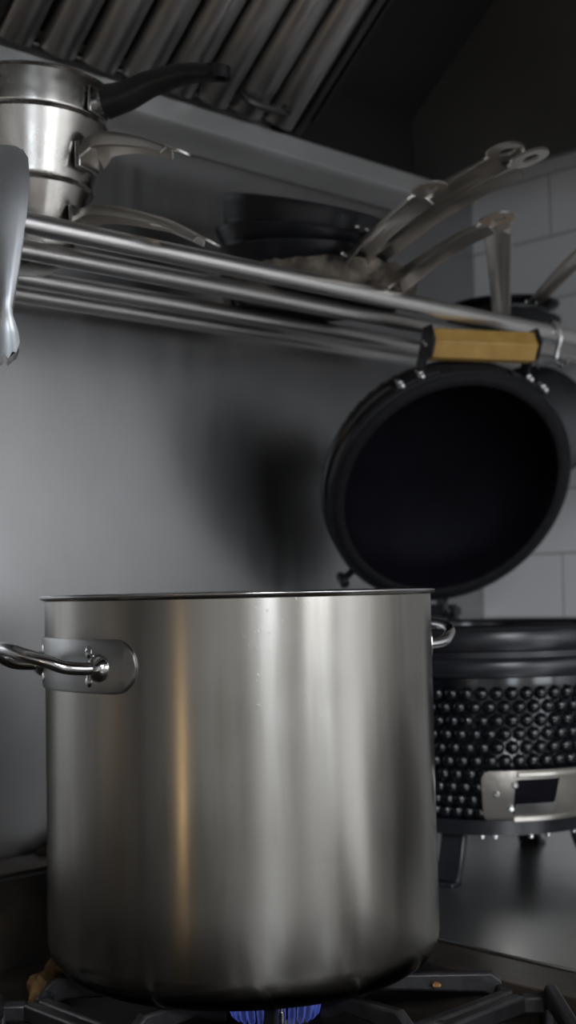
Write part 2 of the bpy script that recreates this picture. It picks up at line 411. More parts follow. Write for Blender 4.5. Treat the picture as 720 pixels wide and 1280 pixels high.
# ------------------------------------------------------------------ saucepans (nest on the shelf)
def lerp(a, b, t): return a + (b - a) * t
def pan_body(bm, rb, rt, h, th=.0015, lip=.003, round_=.012, n=72):
    prof = [(0, 0)]
    for q in range(6):
        a = -PI / 2 + PI / 2 * q / 5; prof.append((rb - round_ + round_ * math.cos(a), round_ + round_ * math.sin(a)))
    prof += [(lerp(rb, rt, k / 4), lerp(round_, h - .002, k / 4)) for k in range(1, 5)]
    prof += [(rt + lip, h), (rt + lip - .0005, h + .0012), (rt, h + .0008), (rt - th, h - .003)]
    prof += [(lerp(rb - th, rt - th, k / 4), lerp(round_, h - .002, k / 4)) for k in range(3, -1, -1)]
    prof += [(rb - round_, th), (0, th)]
    lathe(bm, prof, n)

SPX, SPY = .742, 1.146
def saucepan(label, z, rb, rt, h, haz, round_=.012):
    t = thing('saucepan', label, 'saucepan', (SPX, SPY, PZ + (z - P0) * KS), (0, 0, R(haz)), None); t.scale = (KS, KS, KS)
    t['group'] = 'saucepans nested on the shelf'
    bm = bmesh.new(); pan_body(bm, rb, rt, h, round_=round_); finish('body', bm, M['pan_steel'], t)
    return t
def zz(v, base): return CZ(v - .011) - base
b3 = P0 - .018
s3 = saucepan('lowest saucepan of the nested stack, its steel handle reaching over the front rail', b3, .049, .064, .0790, -68, .034)
bm = bmesh.new()
strap_handle(bm, [(.060, 0, zz(.384, b3)), (.080, 0, zz(.388, b3)), (.110, 0, zz(.382, b3)), (.145, 0, zz(.370, b3)), (.168, 0, zz(.360, b3)), (.198, 0, zz(.342, b3))], lambda t: lerp(.034, .023, t), lambda t: lerp(.016, .007, t), .0018, tiplen=.024, ho=.35)
hh = finish('handle', bm, M['handle_steel'], s3)
bm = bmesh.new(); box(bm, (.0605, 0, zz(.378, b3)), (.005, .026, .020)); finish('handle_plate', bm, M['steel'], hh, .001)
b2 = b3 + .0797
s2 = saucepan('steel saucepan in the middle of the nested stack, with a curved hollow steel handle', b2, .066, .079, .0650, -72, .006)
bm = bmesh.new()
strap_handle(bm, [(.074, 0, zz(.453, b2)), (.092, 0, zz(.457, b2)), (.115, 0, zz(.452, b2)), (.145, 0, zz(.441, b2)), (.172, 0, zz(.428, b2))], lambda t: lerp(.042, .023, min(1, t * 1.3)), lambda t: lerp(.025, .008, min(1, t * 1.1)), .0018, tiplen=.028, ho=.35)
hh = finish('handle', bm, M['handle_steel'], s2)
bm = bmesh.new(); box(bm, (.0755, 0, zz(.434, b2)), (.006, .032, .026)); finish('handle_plate', bm, M['steel'], hh, .001)
b1 = b2 + .0657
s1 = saucepan('topmost shallow saucepan of the stack, with a ribbed black plastic handle', b1, .080, .083, .036, -66, .004)
bm = bmesh.new()
def bsec(t):
    w = lerp(.0160, .0095, t); hgt = lerp(.0175, .0090, min(1, t * 1.15))
    b = .0010 * (1 if (.35 < t < .75 and math.sin(t * 150) > 0) else 0)
    return [((w) * math.cos(2 * PI * i / 14), (hgt + (b if math.sin(2 * PI * i / 14) > .5 else 0)) * math.sin(2 * PI * i / 14)) for i in range(14)]
P = smooth_path([(.094, 0, zz(.490, b1)), (.115, 0, zz(.492, b1)), (.145, 0, zz(.500, b1)), (.18, 0, zz(.503, b1)), (.212, 0, zz(.499, b1))], 20)
sweep(bm, P, bsec)
d = (P[-1] - P[-5]).normalized(); o_ = P[-1] - d * .012
out = [(.0105 * math.sin(2 * PI * i / 24), .014 + .012 * math.cos(2 * PI * i / 24)) for i in range(24)]
inn = [(.006 * math.sin(2 * PI * i / 24), .016 + .006 * math.cos(2 * PI * i / 24)) for i in range(24)]
ring_plate(bm, out, inn, lambda x, y, h: o_ + Vector((0, x, 0)) + d * y + Vector((0, 0, .006 - h)), .012, 1)
hh = finish('handle', bm, M['black'], s1)
hz = zz(.490, b1)
bm = bmesh.new(); rod(bm, (.081, 0, hz), (.099, 0, hz), .011, 16); box(bm, (.0835, 0, hz), (.003, .034, .026))
finish('handle_ferrule', bm, M['steel'], hh, .0008)

# ------------------------------------------------------------------ tongs hanging over the front rail
TX, TY = .637, 1.015
tg = thing('kitchen_tongs', 'steel scallop-tipped tongs straddling the front rail at the left edge', 'tongs', (TX, TY, SZ), (0, R(1.5), R(-32)))
def tong_arm(side):
    bm = bmesh.new()
    # a pressed trough: wide at the spring end, narrow waist, then the scalloped tip
    Z = [.066, .063, .055, .035, .0, -.03, -.055, -.075, -.085, -.092, -.100, -.108, -.116]
    Wd = [.008, .0130, .0175, .0190, .0170, .0130, .0100, .0072, .0058, .0066, .0095, .0120, .0130]
    Yo = [.004, .006, .009, .013, .0165, .0180, .0190, .0195, .0195, .0180, .0165, .0160, .0170]
    K = 8; rows = []
    for z, w, y in zip(Z, Wd, Yo):
        dep = .0035 if z > -.09 else .003
        ra = []; rb = []
        for i in range(K + 1):
            s = -1 + 2 * i / K; q = dep * (1 - abs(s) ** 2.5)
            zz = z
            if z < -.115: zz = z - .004 * abs(math.sin(s * PI * 2.0)) - .012 * (1 - s * s)
            ra.append(bm.verts.new((s * w, side * (y + q), zz))); rb.append(bm.verts.new((s * w * .93, side * (y + q - .0012), zz)))
        rows.append(ra + rb[::-1])
    for a, b in zip(rows, rows[1:]):
        n = len(a)
        for i in range(n): bm.faces.new((a[i], a[(i + 1) % n], b[(i + 1) % n], b[i]))
    bm.faces.new(rows[0]); bm.faces.new(rows[-1])
    return finish('tong_arm', bm, M['tongs'], tg, 0, angle=60)
tong_arm(-1); tong_arm(1)
bm = bmesh.new(); rod(bm, (0, -.009, .056), (0, .009, .056), .005, 12); finish('pivot', bm, M['shiny'], tg, .0005)

# ------------------------------------------------------------------ frying pans on the shelf
def frypan(name, label, loc, rb, rt, h, haz, tilt=(0, 0), mat=None, hm=None, hpts=None, hw=None, crust=False, inner=None, group=None, tiplen=.04, tipr=.018, hdepth=None, ho=.42):
    t = thing(name, label, 'frying pan', (loc[0], loc[1], PZ + (loc[2] - P0) * KS), (R(tilt[0]), R(tilt[1]), R(haz)), group); t.scale = (KS, KS, KS)
    bm = bmesh.new(); pan_body(bm, rb, rt, h, .003, .001, .014)
    finish('body', bm, mat, t)
    if crust:
        bm = bmesh.new(); random.seed(5)
        n = 110
        prof = []
        rings = []
        for k, (dr, zz) in enumerate([(.000, .004), (.004, .009), (.005, .017), (.004, .026), (.0, .032)]):
            ring = []
            for i in range(n):
                a = 2 * PI * i / n; rr = lerp(rb, rt, zz / h) + dr + random.uniform(-.002, .0025)
                ring.append(bm.verts.new((rr * math.cos(a), rr * math.sin(a), zz + random.uniform(-.002, .002))))
            rings.append(ring)
        for a, b in zip(rings, rings[1:]):
            for i in range(n): bm.faces.new((a[i], a[(i + 1) % n], b[(i + 1) % n], b[i]))
        finish('burnt_crust', bm, M['crust'], t)
    bm = bmesh.new()
    strap_handle(bm, hpts, hw or (lambda t: lerp(.020, .034, t)), hdepth or (lambda t: lerp(.010, .006, t)), .0024, True, tiplen=tiplen, tipr=tipr, ho=ho)
    hd_ = finish('handle', bm, hm or M['handle_steel'], t)
    bm = bmesh.new()
    for dy in (-.008, .008):
        p = Vector(hpts[0]); ball(bm, (rt - .004, dy, h * .62), (.003, .004, .004))
    finish('rivet', bm, M['steel'], hd_)
    return t
FX, FY = 1.134, 1.140
def hp(rr, zr, rt_, zt, base, tilt=0):
    """handle from radius rr, height zr (about the camera) to the tip at radius rt_, height zt, in a pan tipped towards its handle"""
    zr, zt = CZ(zr) - base, CZ(zt) - base; a = R(tilt)
    f = lambda x, z: Vector((x * math.cos(a) - z * math.sin(a), 0, x * math.sin(a) + z * math.cos(a)))
    A, B = f(rr, zr), f(rt_ - .02, zt); D = B - A
    A.x = rr - .003
    return [A, A + Vector((.016, 0, .004)), A + D * .42 + Vector((0, 0, .003)), A + D * .74 + Vector((0, 0, .003)), B]
gp = 'frying pans stacked in the middle of the shelf'
z1 = P0; z2 = P0 + .022; z3 = P0 + .045; z4 = P0 + .074
wd = lambda t: lerp(.030, .026, t) if t < .5 else lerp(.026, .036, (t - .5) * 2)
dp = lambda t: lerp(.020, .007, t)
f1 = frypan('frying_pan', 'lowest frying pan of the middle stack, its rim crusted with pale burnt food', (FX + .024, FY - .008, z1), .104, .117, .028, -87, (0, 0), M['black_pan'], None, hp(.117, .358, .262, .390, z1), crust=True, group=gp, hw=wd, hdepth=dp, ho=.3)
f2 = frypan('frying_pan', 'second frying pan up in the middle stack, its handle tip nearest the stacked saucepans', (FX - .002, FY, z2), .094, .106, .034, -101, (0, 3), M['black_pan'], None, hp(.106, .378, .252, .410, z2, 3), group=gp, hw=wd, hdepth=dp, ho=.28)
f3 = frypan('frying_pan', 'third frying pan up in the middle stack, with the farthest slotted handle', (FX - .002, FY, z3), .092, .103, .034, -83, (0, 9), M['black_pan'], None, hp(.103, .392, .314, .444, z3, 9), group=gp, tiplen=.044, tipr=.016, hw=wd, hdepth=dp)
f4 = frypan('frying_pan', 'topmost thick black frying pan, tipped forward, its handle ending in a wide oval eye', (FX, FY, z4), .094, .099, .040, -88, (0, 15), M['black_pan'], None, hp(.099, .402, .302, .449, z4, 15), group=gp, tiplen=.040, tipr=.020, hw=wd, hdepth=dp)

# small pans at the right end of the shelf
gp2 = 'small black pans at the right end of the shelf'
f5 = frypan('frying_pan', 'small black pan at the right end of the shelf with an upright curved steel handle', (1.532, 1.128, z1), .066, .080, .026, -144, (0, 0), M['black_pan'], None, hp(.080, .360, .285, .424, z1), group=gp2, tiplen=.03, tipr=.016)
f6 = frypan('frying_pan', 'small black pan nested on the end pan, its handle slanting up over the rail', (1.537, 1.128, z1 + .0275), .060, .076, .022, -112, (0, 0), M['black_pan'], None, hp(.076, .385, .25, .43, z1 + .0275), group=gp2)

# ------------------------------------------------------------------ black pan hanging by the tiled wall
hk = S_hook('hook', 1.488, RY[0], 'small steel hook hanging from the front rail right of the bamboo handle', .040)
hp_ = thing('pan_lid', 'black round lid hanging under the rails, behind the open grill and against the tiles', 'lid', (1.618, 1.140, CZ(.240)), (0, R(-90), R(40))); hp_.scale = (1.2, 1.2, 1.2)
bm = bmesh.new(); lathe(bm, [(0, .010), (.05, .008), (.068, .003), (.074, .0), (.074, -.003), (.066, .0), (.05, .005), (0, .007)], 64)
finish('body', bm, M['black_pan'], hp_)
bm = bmesh.new(); lathe(bm, [(0, .010), (.008, .010), (.006, .020), (.014, .026), (.014, .032), (0, .034)], 24); finish('knob', bm, M['black'], hp_)
bm = bmesh.new(); tube(bm, [(.070, -.008, 0), (.082, -.006, 0), (.088, 0, 0), (.082, .006, 0), (.070, .008, 0)], .0018, 8, Vector((0, 0, 1)), 4); finish('hanging_loop', bm, M['steel'], hp_)

# ------------------------------------------------------------------ range (stove)
SX1 = 1.012; DZ = CZ(-.395)
rg = thing('range', 'black gas range with a grimy burner deck and pale raised rear ledge', 'stove', (.3, .75, 0))
def ro(v): return Vector(v) - Vector((.3, .75, 0))
def rbox(name, a, b, mat, bevel=.002):
    bm = bmesh.new(); box2(bm, ro(a), ro(b)); return finish(name, bm, mat, rg, bevel)
rbox('body', (-.32, .30, .12), (SX1 - .004, YB - .006, DZ - .012), M['hood'])
rbox('deck', (-.32, .24, DZ - .012), (SX1 - .060, YB - .083, DZ), M['deck'])
rbox('side_ledge', (SX1 - .062, .24, DZ - .012), (SX1 - .001, YB - .083, CZ(-.3465)), M['deck'], .001)
rbox('rear_ledge', (-.32, YB - .083, DZ - .012), (SX1 - .001, YB - .006, CZ(-.299)), M['deck'], .004)
bm = bmesh.new(); box2(bm, ro((-.315, YB - .080, CZ(-.2989))), ro((SX1 - .004, YB - .008, CZ(-.2965)))); finish('ledge_cover', bm, M['ledge'], rg, .001)
rbox('control_panel', (-.32, .225, DZ - .14), (SX1 - .004, .30, DZ - .013), M['hood'])
for k in range(5):
    bm = bmesh.new(); rod(bm, ro((-.2 + .27 * k, .224, DZ - .075)), ro((-.2 + .27 * k, .195, DZ - .075)), .022, 20); finish('control_knob', bm, M['black'], rg, .002)
for (x, y) in ((-.25, .33), (.96, .33), (-.25, 1.25), (.96, 1.25)):
    bm = bmesh.new(); rod(bm, ro((x, y, 0)), ro((x, y, .125)), .022, 16); finish('leg', bm, M['hood'], rg)
BX, BY = .812, .868
centers = [(BX, BY), (BX, BY - .335), (BX - .335, BY), (BX - .335, BY - .335), (BX - .67, BY), (BX - .67, BY - .335)]
for i, (x, y) in enumerate(centers):
    bm = bmesh.new()
    lathe(bm, [(0, 0), (.045, 0), (.045, .008), (.030, .016), (.0, .016)], 32, Matrix.Translation(ro((x, y, DZ))))
    b_ = finish('burner', bm, M['cast'], rg)
    bm = bmesh.new()
    lathe(bm, [(0, .016), (.033, .016), (.036, .020), (.034, .027), (.026, .030), (0, .030)], 32, Matrix.Translation(ro((x, y, DZ))))
    finish('burner_cap', bm, M['cast'], b_, .001)
bm = bmesh.new(); rod(bm, ro((BX - .030, BY - .040, DZ)), ro((BX - .030, BY - .040, DZ + .038)), .0028, 10); rod(bm, ro((BX - .030, BY - .040, DZ + .036)), ro((BX - .030, BY - .040, DZ + .045)), .0016, 8)
finish('igniter', bm, M['steel'], rg)

# gas flame
fl = bmesh.new(); random.seed(3)
for i in range(26):
    a = 2 * PI * i / 26; r0 = .036; hgt = .036 + random.uniform(-.004, .005)
    prof = [(.0, 0), (.0030, .004), (.0036, .012), (.0030, hgt * .6), (.0016, hgt * .85), (0, hgt)]
    base = Matrix.Translation((r0 * math.cos(a), r0 * math.sin(a), 0)) @ Matrix.Rotation(a, 4, 'Z') @ Matrix.Rotation(R(10), 4, 'Y')
    lathe(fl, prof, 8, base)
tag(finish('gas_flame', fl, M['flame'], None, loc=(BX, BY, DZ + .020)), 'blue ring of gas flame burning under the stock pot', 'flame')

# cast iron grates
GT = CZ(-.3395)
def grate():
    t = thing('burner_grate', '', 'burner grate')
    hs = .160; top = GT - DZ; b = .011; hh = .016
    bm = bmesh.new()
    def bar(p, q, w=b, z1=top, z0=None):
        p, q = Vector(p), Vector(q); d = (q - p); l = d.length; a = math.atan2(d.y, d.x); z0 = z1 - hh if z0 is None else z0
        box(bm, ((p.x + q.x) / 2, (p.y + q.y) / 2, (z0 + z1) / 2), (l, w, z1 - z0), Matrix.Rotation(a, 4, 'Z'))
    zf = top - .010
    c = .035
    pts = [(-hs + c, -hs), (hs - c, -hs), (hs, -hs + c), (hs, hs - c), (hs - c, hs), (-hs + c, hs), (-hs, hs - c), (-hs, -hs + c)]
    for i in range(8): bar(pts[i], pts[(i + 1) % 8], .013, zf)
    finish('grate_frame', bm, M['cast'], t, .003)
    for k in range(8):
        a = k * PI / 4; bm = bmesh.new(); ro_ = hs if k % 2 == 0 else hs * 1.28; ri = .062
        # finger: profile rises from the frame to the top then steps down at the inner tip
        prof = [(ro_, zf - .016), (ro_, zf), (ro_ - .012, top), (ri + .012, top), (ri, top - .007), (ri - .002, top - .026), (ri + .014, top - .022), (ri + .03, top - .014), (ro_ - .02, top - .018)]
        prism(bm, prof, -.0055, .0055, Matrix.Rotation(a, 4, 'Z') @ Matrix(((1, 0, 0, 0), (0, 0, 1, 0), (0, 1, 0, 0), (0, 0, 0, 1))))
        finish('grate_finger', bm, M['cast'], t, .0025)
    for sx in (-1, 1):
        for sy in (-1, 1):
            bm = bmesh.new(); box(bm, (sx * (hs - .018), sy * (hs - .018), (zf - .004) / 2), (.014, .014, zf - .004), Matrix.Rotation(PI / 4, 4, 'Z')); finish('grate_foot', bm, M['cast'], t, .003)
    return t
g0 = grate()
glabs = ['cast iron grate that the large stock pot stands on, over the blue flame', 'cast iron grate directly in front of the stock pot', 'cast iron grate at the left behind, beside the pot and browned residue', 'cast iron grate at the left front of the range', 'cast iron grate at the far left rear', 'cast iron grate at the far left front']
for i, (x, y) in enumerate(centers[:4]):
    g = g0 if i == 0 else copy_tree(g0)
    g.location = (x, y, DZ); g['label'] = glabs[i]; g['group'] = 'cast iron burner grates'

# crumbs / residue
def blob(name, loc, s, mat, label, cat, seed=1, group=None, rz=0):
    random.seed(seed); bm = bmesh.new(); bmesh.ops.create_icosphere(bm, subdivisions=2, radius=1)
    for v in bm.verts: v.co *= random.uniform(.72, 1.25); v.co = Vector((v.co.x * s[0], v.co.y * s[1], max(v.co.z, -.5) * s[2]))
    z = min(v.co.z for v in bm.verts)
    for v in bm.verts: v.co.z -= z
    return tag(finish(name, bm, mat, None, loc=loc, rot=(0, 0, rz), angle=30), label, cat, group)

# ------------------------------------------------------------------ stock pot
PX, PY, PR, PH = .828, .924, .180, .3375
PB = CZ(-.339)
pot = thing('stock_pot', 'tall brushed steel stock pot standing on the lit burner', 'pot', (PX, PY, PB))
bm = bmesh.new(); prof = [(0, 0), (.145, 0)]; rc = .030
for q in range(1, 10):
    a = -PI / 2 + PI / 2 * q / 9; prof.append((PR - rc + rc * math.cos(a), rc + rc * math.sin(a)))
prof += [(PR, z) for z in (.08, .14, .2, .26, .31)]
prof += [(PR, PH - .0035), (PR + .001, PH - .0030), (PR + .0035, PH - .0022), (PR + .0042, PH - .0010), (PR + .0035, PH), (PR, PH - .0002), (PR - .0015, PH - .002), (PR - .002, PH - .006)]
prof += [(PR - .002, z) for z in (.30, .2, .1, .035)]
prof += [(PR - .012, .008), (PR - .04, .003), (0, .003)]
lathe(bm, prof, 192); finish('body', bm, M['pot'], pot, angle=50)
bm = bmesh.new(); lathe(bm, [(PR + .0012 + .0030 * math.cos(2 * PI * q / 12), PH + .0004 + .0017 * math.sin(2 * PI * q / 12)) for q in range(12)], 160, closed=True); finish('rim', bm, M['shiny'], pot, angle=80)
bm = bmesh.new(); lathe(bm, [(0, -.0004), (.150, -.0004), (.154, .0018), (.154, .006), (.150, .006)], 96); finish('base_disc', bm, M['cast'], pot)
camaz = 228.1
def cyl(r, s, z, h): # s = arc length along the wall
    a = s / PR; return Vector(((r + h) * math.cos(a), (r + h) * math.sin(a), z))
def pot_handle(az, zc):
    t = bpy.data.objects.new('handle', None)
    A = R(az)
    # plate
    sc = A * PR; half = .098; hgt = .0225
    bm = bmesh.new(); n = 80; outl = []; 
    for i in range(n):
        a = 2 * PI * i / n; c, s = math.cos(a), math.sin(a)
        # stadium
        k = half - hgt
        x = (k if c > 0 else -k) + hgt * c; y = hgt * s
        outl.append((x, y))
    # fill with evenly spaced grid through ring_plate down to a thin line
    inner = [(max(-half + hgt, min(half - hgt, x)) * .98, 0.0005 * (1 if y > 0 else -1)) for x, y in outl]
    # densify straight runs: build by strips instead
    K = 120
    rowsT = []
    for i in range(K + 1):
        x = -half + 2 * half * i / K; e = abs(x) - (half - hgt); yy = hgt if e <= 0 else math.sqrt(max(0, hgt * hgt - e * e))
        yy = max(yy, .0004)
        rowsT.append([bm.verts.new(cyl(PR, sc + x, zc + q * yy, h)) for h, q in ((.0002, -1), (.0018, -1), (.0026, -.90), (.0026, .90), (.0018, 1), (.0002, 1))])
    for a, b in zip(rowsT, rowsT[1:]):
        for i in range(6): bm.faces.new((a[i], a[(i + 1) % 6], b[(i + 1) % 6], b[i]))
    bm.faces.new(rowsT[0]); bm.faces.new(rowsT[-1])
    # tube handle
    bt = bmesh.new(); hs = .060; r = .0055
    a0, a1 = (sc - hs) / PR, (sc + hs) / PR
    def pt(a, rr, z): return Vector((rr * math.cos(a), rr * math.sin(a), z))
    er = Vector((math.cos(A), math.sin(A), 0)); et = Vector((-math.sin(A), math.cos(A), 0))
    def lp(tt, oo, z): return er * oo + et * tt + Vector((0, 0, z))
    hx = PR * math.sin(hs / PR); hr = PR * math.cos(hs / PR)
    pts = [lp(-hx * 1.0, hr + .002, zc - .001), lp(-hx * .99, hr + .016, zc - .001), lp(-hx * .95, hr + .032, zc + .001), lp(-hx * .84, PR + .034, zc + .006), lp(-hx * .62, PR + .046, zc + .011), lp(-hx * .32, PR + .052, zc + .015), lp(0, PR + .053, zc + .016)]
    pts += [lp(-(p.dot(et)), p.dot(er), p.z) for p in pts[-2::-1]]
    tube(bt, pts, r, 16, smooth=6)
    h = finish('handle', bt, M['shiny'], pot)
    p_ = finish('handle_plate', bm, M['plate'], h, angle=25)
    # weld collars and spot welds
    for sg in (-1, 1):
        bw = bmesh.new(); a = (sc + sg * hs) / PR
        lathe(bw, [(.0, .0022), (.0120, .0022), (.0112, .0050), (.0085, .0085), (.0060, .0105), (0, .011)], 20, Matrix.Translation((PR * math.cos(a), PR * math.sin(a), zc - .001)) @ Matrix.Rotation(a, 4, 'Z') @ Matrix.Rotation(PI / 2, 4, 'Y'))
        finish('weld', bw, M['shiny'], h)
        for dz in (-.012, .012):
            bw = bmesh.new(); a2 = (sc + sg * (hs - .012)) / PR; m_ = Matrix.Translation(pt(a2, PR + .0015, zc + dz)) @ Matrix.Rotation(a2, 4, 'Z')
            r_ = bmesh.ops.create_uvsphere(bw, u_segments=10, v_segments=8, radius=1); bmesh.ops.transform(bw, matrix=m_ @ Matrix.Diagonal((.0030, .0048, .0060, 1)), verts=r_['verts'])
            finish('spot_weld', bw, M['shiny'], h)
HZ = PH - .058
pot_handle(camaz - 59, HZ); pot_handle(camaz + 121, HZ + .006)

# ------------------------------------------------------------------ worktop right of the range
ct = thing('counter', 'stainless steel worktop right of the range, under the black grill', 'counter', (1.38, .6, 0))
def co_(v): return Vector(v) - Vector((1.38, .6, 0))
CTZ = CZ(-.344)
bm = bmesh.new(); box2(bm, co_((SX1 + .0006, -1.40, CTZ - .035)), co_((XR - .004, YB - .004, CTZ))); finish('worktop', bm, M['counter'], ct, .0015, 2)
bm = bmesh.new(); box2(bm, co_((SX1 + .02, -1.36, .10)), co_((XR - .02, YB - .02, CTZ - .036))); finish('cabinet', bm, M['plate'], ct, .002)
bm = bmesh.new(); box2(bm, co_((SX1 + .04, -1.3, 0)), co_((XR - .04, YB - .05, .099))); finish('plinth', bm, M['black'], ct)

# ------------------------------------------------------------------ kamado grill
GX, GYc, GR = 1.331, 1.021, .177
HEAD = 242.5
gl = thing('kamado_grill', 'black dimpled ceramic charcoal grill with its domed lid open and a bamboo handle', 'grill', (GX, GYc, CTZ), (0, 0, R(HEAD))); gl.scale = (.96, .96, .96)
# local frame: +x = front, z up from the worktop
ztop = .330 - .022     # rim height above worktop
def prad(z):
    """outer radius of the lower shell at height z above the worktop"""
    t = (z - .075) / (ztop - .06 - .075); t = max(0, min(1, t))
    return .118 + (.168 - .118) * math.sin(t ** .62 * PI / 2)
def bumps(bm, ring_list, rb, hgt):
    for (r, z, nz, n, off) in ring_list:
        for i in range(n):
            a = 2 * PI * (i + off) / n
            nrm = Vector((math.cos(a) * math.cos(nz), math.sin(a) * math.cos(nz), math.sin(nz)))
            q = nrm.to_track_quat('Z', 'Y').to_matrix().to_4x4()
            m = Matrix.Translation((r * math.cos(a), r * math.sin(a), z)) @ q
            lathe(bm, [(rb, -.001), (rb * .88, hgt * .45), (rb * .55, hgt * .85), (0, hgt)], 7, m)
bm = bmesh.new()
zs = [.075 + (ztop - .06 - .075) * k / 14 for k in range(15)]
prof = [(0, .066), (.085, .066), (.108, .070)] + [(prad(z), z) for z in zs] + [(.166, ztop - .05), (.166, ztop), (.140, ztop), (.138, ztop - .05), (.10, .10), (0, .09)]
lathe(bm, prof, 96)
rl = []
z = .088; k = 0
while z < ztop - .066:
    r = prad(z); dz = .003; sl = math.atan2(-(prad(z + dz) - prad(z - dz)), 2 * dz)
    n = 59
    rl.append((r - .0005, z, sl, n, .5 * (k % 2) + .0)); z += .0160; k += 1
bumps(bm, rl, .0093, .0078)
finish('lower_shell', bm, M['lid_out'], gl, angle=60)
# metal bands of the base
bm = bmesh.new()
lathe(bm, [(.168, ztop - .058), (.176, ztop - .056), (.178, ztop - .050), (.178, ztop - .040), (.176, ztop - .036), (.1735, ztop - .034), (.1735, ztop - .027), (.177, ztop - .025), (.179, ztop - .020), (.179, ztop - .004), (.177, ztop - .001), (.166, ztop - .001)], 96)
finish('base_band', bm, M['band'], gl)
bm = bmesh.new(); lathe(bm, [(.141, ztop - .001), (.1405, ztop + .003), (.150, ztop + .0045), (.170, ztop + .0045), (.174, ztop + .002), (.174, ztop - .001)], 96); finish('gasket', bm, M['lid_rim'], gl)
# stand: ring + four splayed legs
bm = bmesh.new(); lathe(bm, [(.128, .060), (.134, .060), (.134, .078), (.128, .078)], 72, closed=True); finish('stand_ring', bm, M['band'], gl)
for k in range(4):
    a = R(45 + 90 * k - 3); c, s = math.cos(a), math.sin(a)
    bm = bmesh.new()
    P = smooth_path([(c * .112, s * .112, .076), (c * .117, s * .117, .05), (c * .128, s * .128, .022), (c * .140, s * .140, .0035)], 4)
    sweep(bm, P, lambda t: [(-.016, -.005), (.016, -.005), (.016, .005), (-.016, .005)], Vector((c, s, 0)))
    lg = finish('leg', bm, M['band'], gl, .002)
    bm = bmesh.new(); box(bm, (c * .144, s * .144, .003), (.026, .030, .006), Matrix.Rotation(a, 4, 'Z')); finish('foot', bm, M['band'], lg, .0015)
for aa in (-30, -23, -4, 6, 25, 32):
    a = R(aa); bm = bmesh.new(); rod(bm, (.131 * math.cos(a), .131 * math.sin(a), .060), (.131 * math.cos(a), .131 * math.sin(a), .0575), .0030, 10); ball(bm, (.131 * math.cos(a), .131 * math.sin(a), .0570), (.0036, .0036, .0026))
    finish('bolt', bm, M['bolt'], gl)
# draft door
DX = .010
def wrap(rb_, zc):
    def f(x, y, h):
        r = prad(zc + y) + rb_ + h; a = (x + DX) / .165; return Vector((r * math.cos(a), r * math.sin(a), zc + y))
    return f
DC = .108  # door centre height
dd = bmesh.new()
x0, x1, y0, y1 = -.092, .105, -.033, .033
DX = .010
ring_plate(dd, rrect(x0, y0, x1, y1, .012, 120), rrect(-.052, -.022, .066, .022, .003, 120), wrap(.0075, DC), .003, 4)
door = finish('draft_door', dd, M['door_steel'], gl, angle=30)
bm = bmesh.new()
for yy in (-.0245, .0275):
    pass
# rails above and below the opening
for yy in (-.0285, .0285):
    f = wrap(.010, DC); P = [f(-.050 + .12 * k / 16, yy, .001) for k in range(17)]
    sweep(bm, P, lambda t: [(-.003, -.003), (.003, -.003), (.003, .003), (-.003, .003)])
finish('door_rail', bm, M['door_steel'], door, .001)
bm = bmesh.new()
ring_plate(bm, rrect(0.004, -.0225, .066, .0225, .002, 80), rrect(.0345, -.002, .0355, .002, .0005, 80), wrap(.0092, DC), .002, 4)
finish('sliding_panel', bm, M['door_steel'], door)
bm = bmesh.new()
f = wrap(.0085, DC); 
ring_plate(bm, rrect(-.050, -.0215, .006, -.008, .001, 60), rrect(-.024, -.0135, -.023, -.013, .0002, 60), wrap(.0092, DC), .002, 3)
finish('mesh_screen', bm, M['bolt'], door)
bm = bmesh.new(); ring_plate(bm, rrect(-.053, -.0225, .067, .0225, .001, 60), rrect(-.0, -.0005, .001, .0005, .0002, 60), wrap(.0072, DC), .0016, 3); finish('vent_recess', bm, M['lid_in'], door)
for (xx, yy) in ((-.074, .004), (-.052, .016), (-.055, -.014), (.088, 0)):
    f = wrap(.0105, DC); p = f(xx, yy, 0); bm = bmesh.new(); a = (xx + DX) / .165
    lathe(bm, [(0, 0), (.0042, 0), (.0042, .002), (.0025, .004), (0, .004)], 12, Matrix.Translation(p) @ Matrix.Rotation(a, 4, 'Z') @ Matrix.Rotation(PI / 2, 4, 'Y'))
    finish('screw', bm, M['bolt'], door)

# hinge at the back of the base
hx_, hz_ = -.196, ztop + .016
bm = bmesh.new()
for s in (-.040, .040):
    prism(bm, [(-.176, ztop - .050), (-.176, ztop - .004), (hx_ + .008, hz_ + .010), (hx_ - .008, hz_ + .010), (hx_ - .012, hz_ - .006), (hx_ - .006, ztop - .050)], -.004, .004, Matrix.Translation((0, s, 0)) @ Matrix(((1, 0, 0, 0), (0, 0, 1, 0), (0, 1, 0, 0), (0, 0, 0, 1))))
rod(bm, (hx_, -.052, hz_), (hx_, .052, hz_), .006, 14)
hn = finish('hinge', bm, M['band'], gl, .001)
bm = bmesh.new()
P = []
for i in range(140):
    a = 2 * PI * i / 14; P.append(Vector((hx_ + .010 * math.cos(a), -.033 + .066 * i / 139, hz_ + .010 * math.sin(a))))
sweep(bm, P, lambda t: [(.0018 * math.cos(2 * PI * i / 6), .0018 * math.sin(2 * PI * i / 6)) for i in range(6)], Vector((0, 1, .01)))
finish('spring', bm, M['band'], hn)

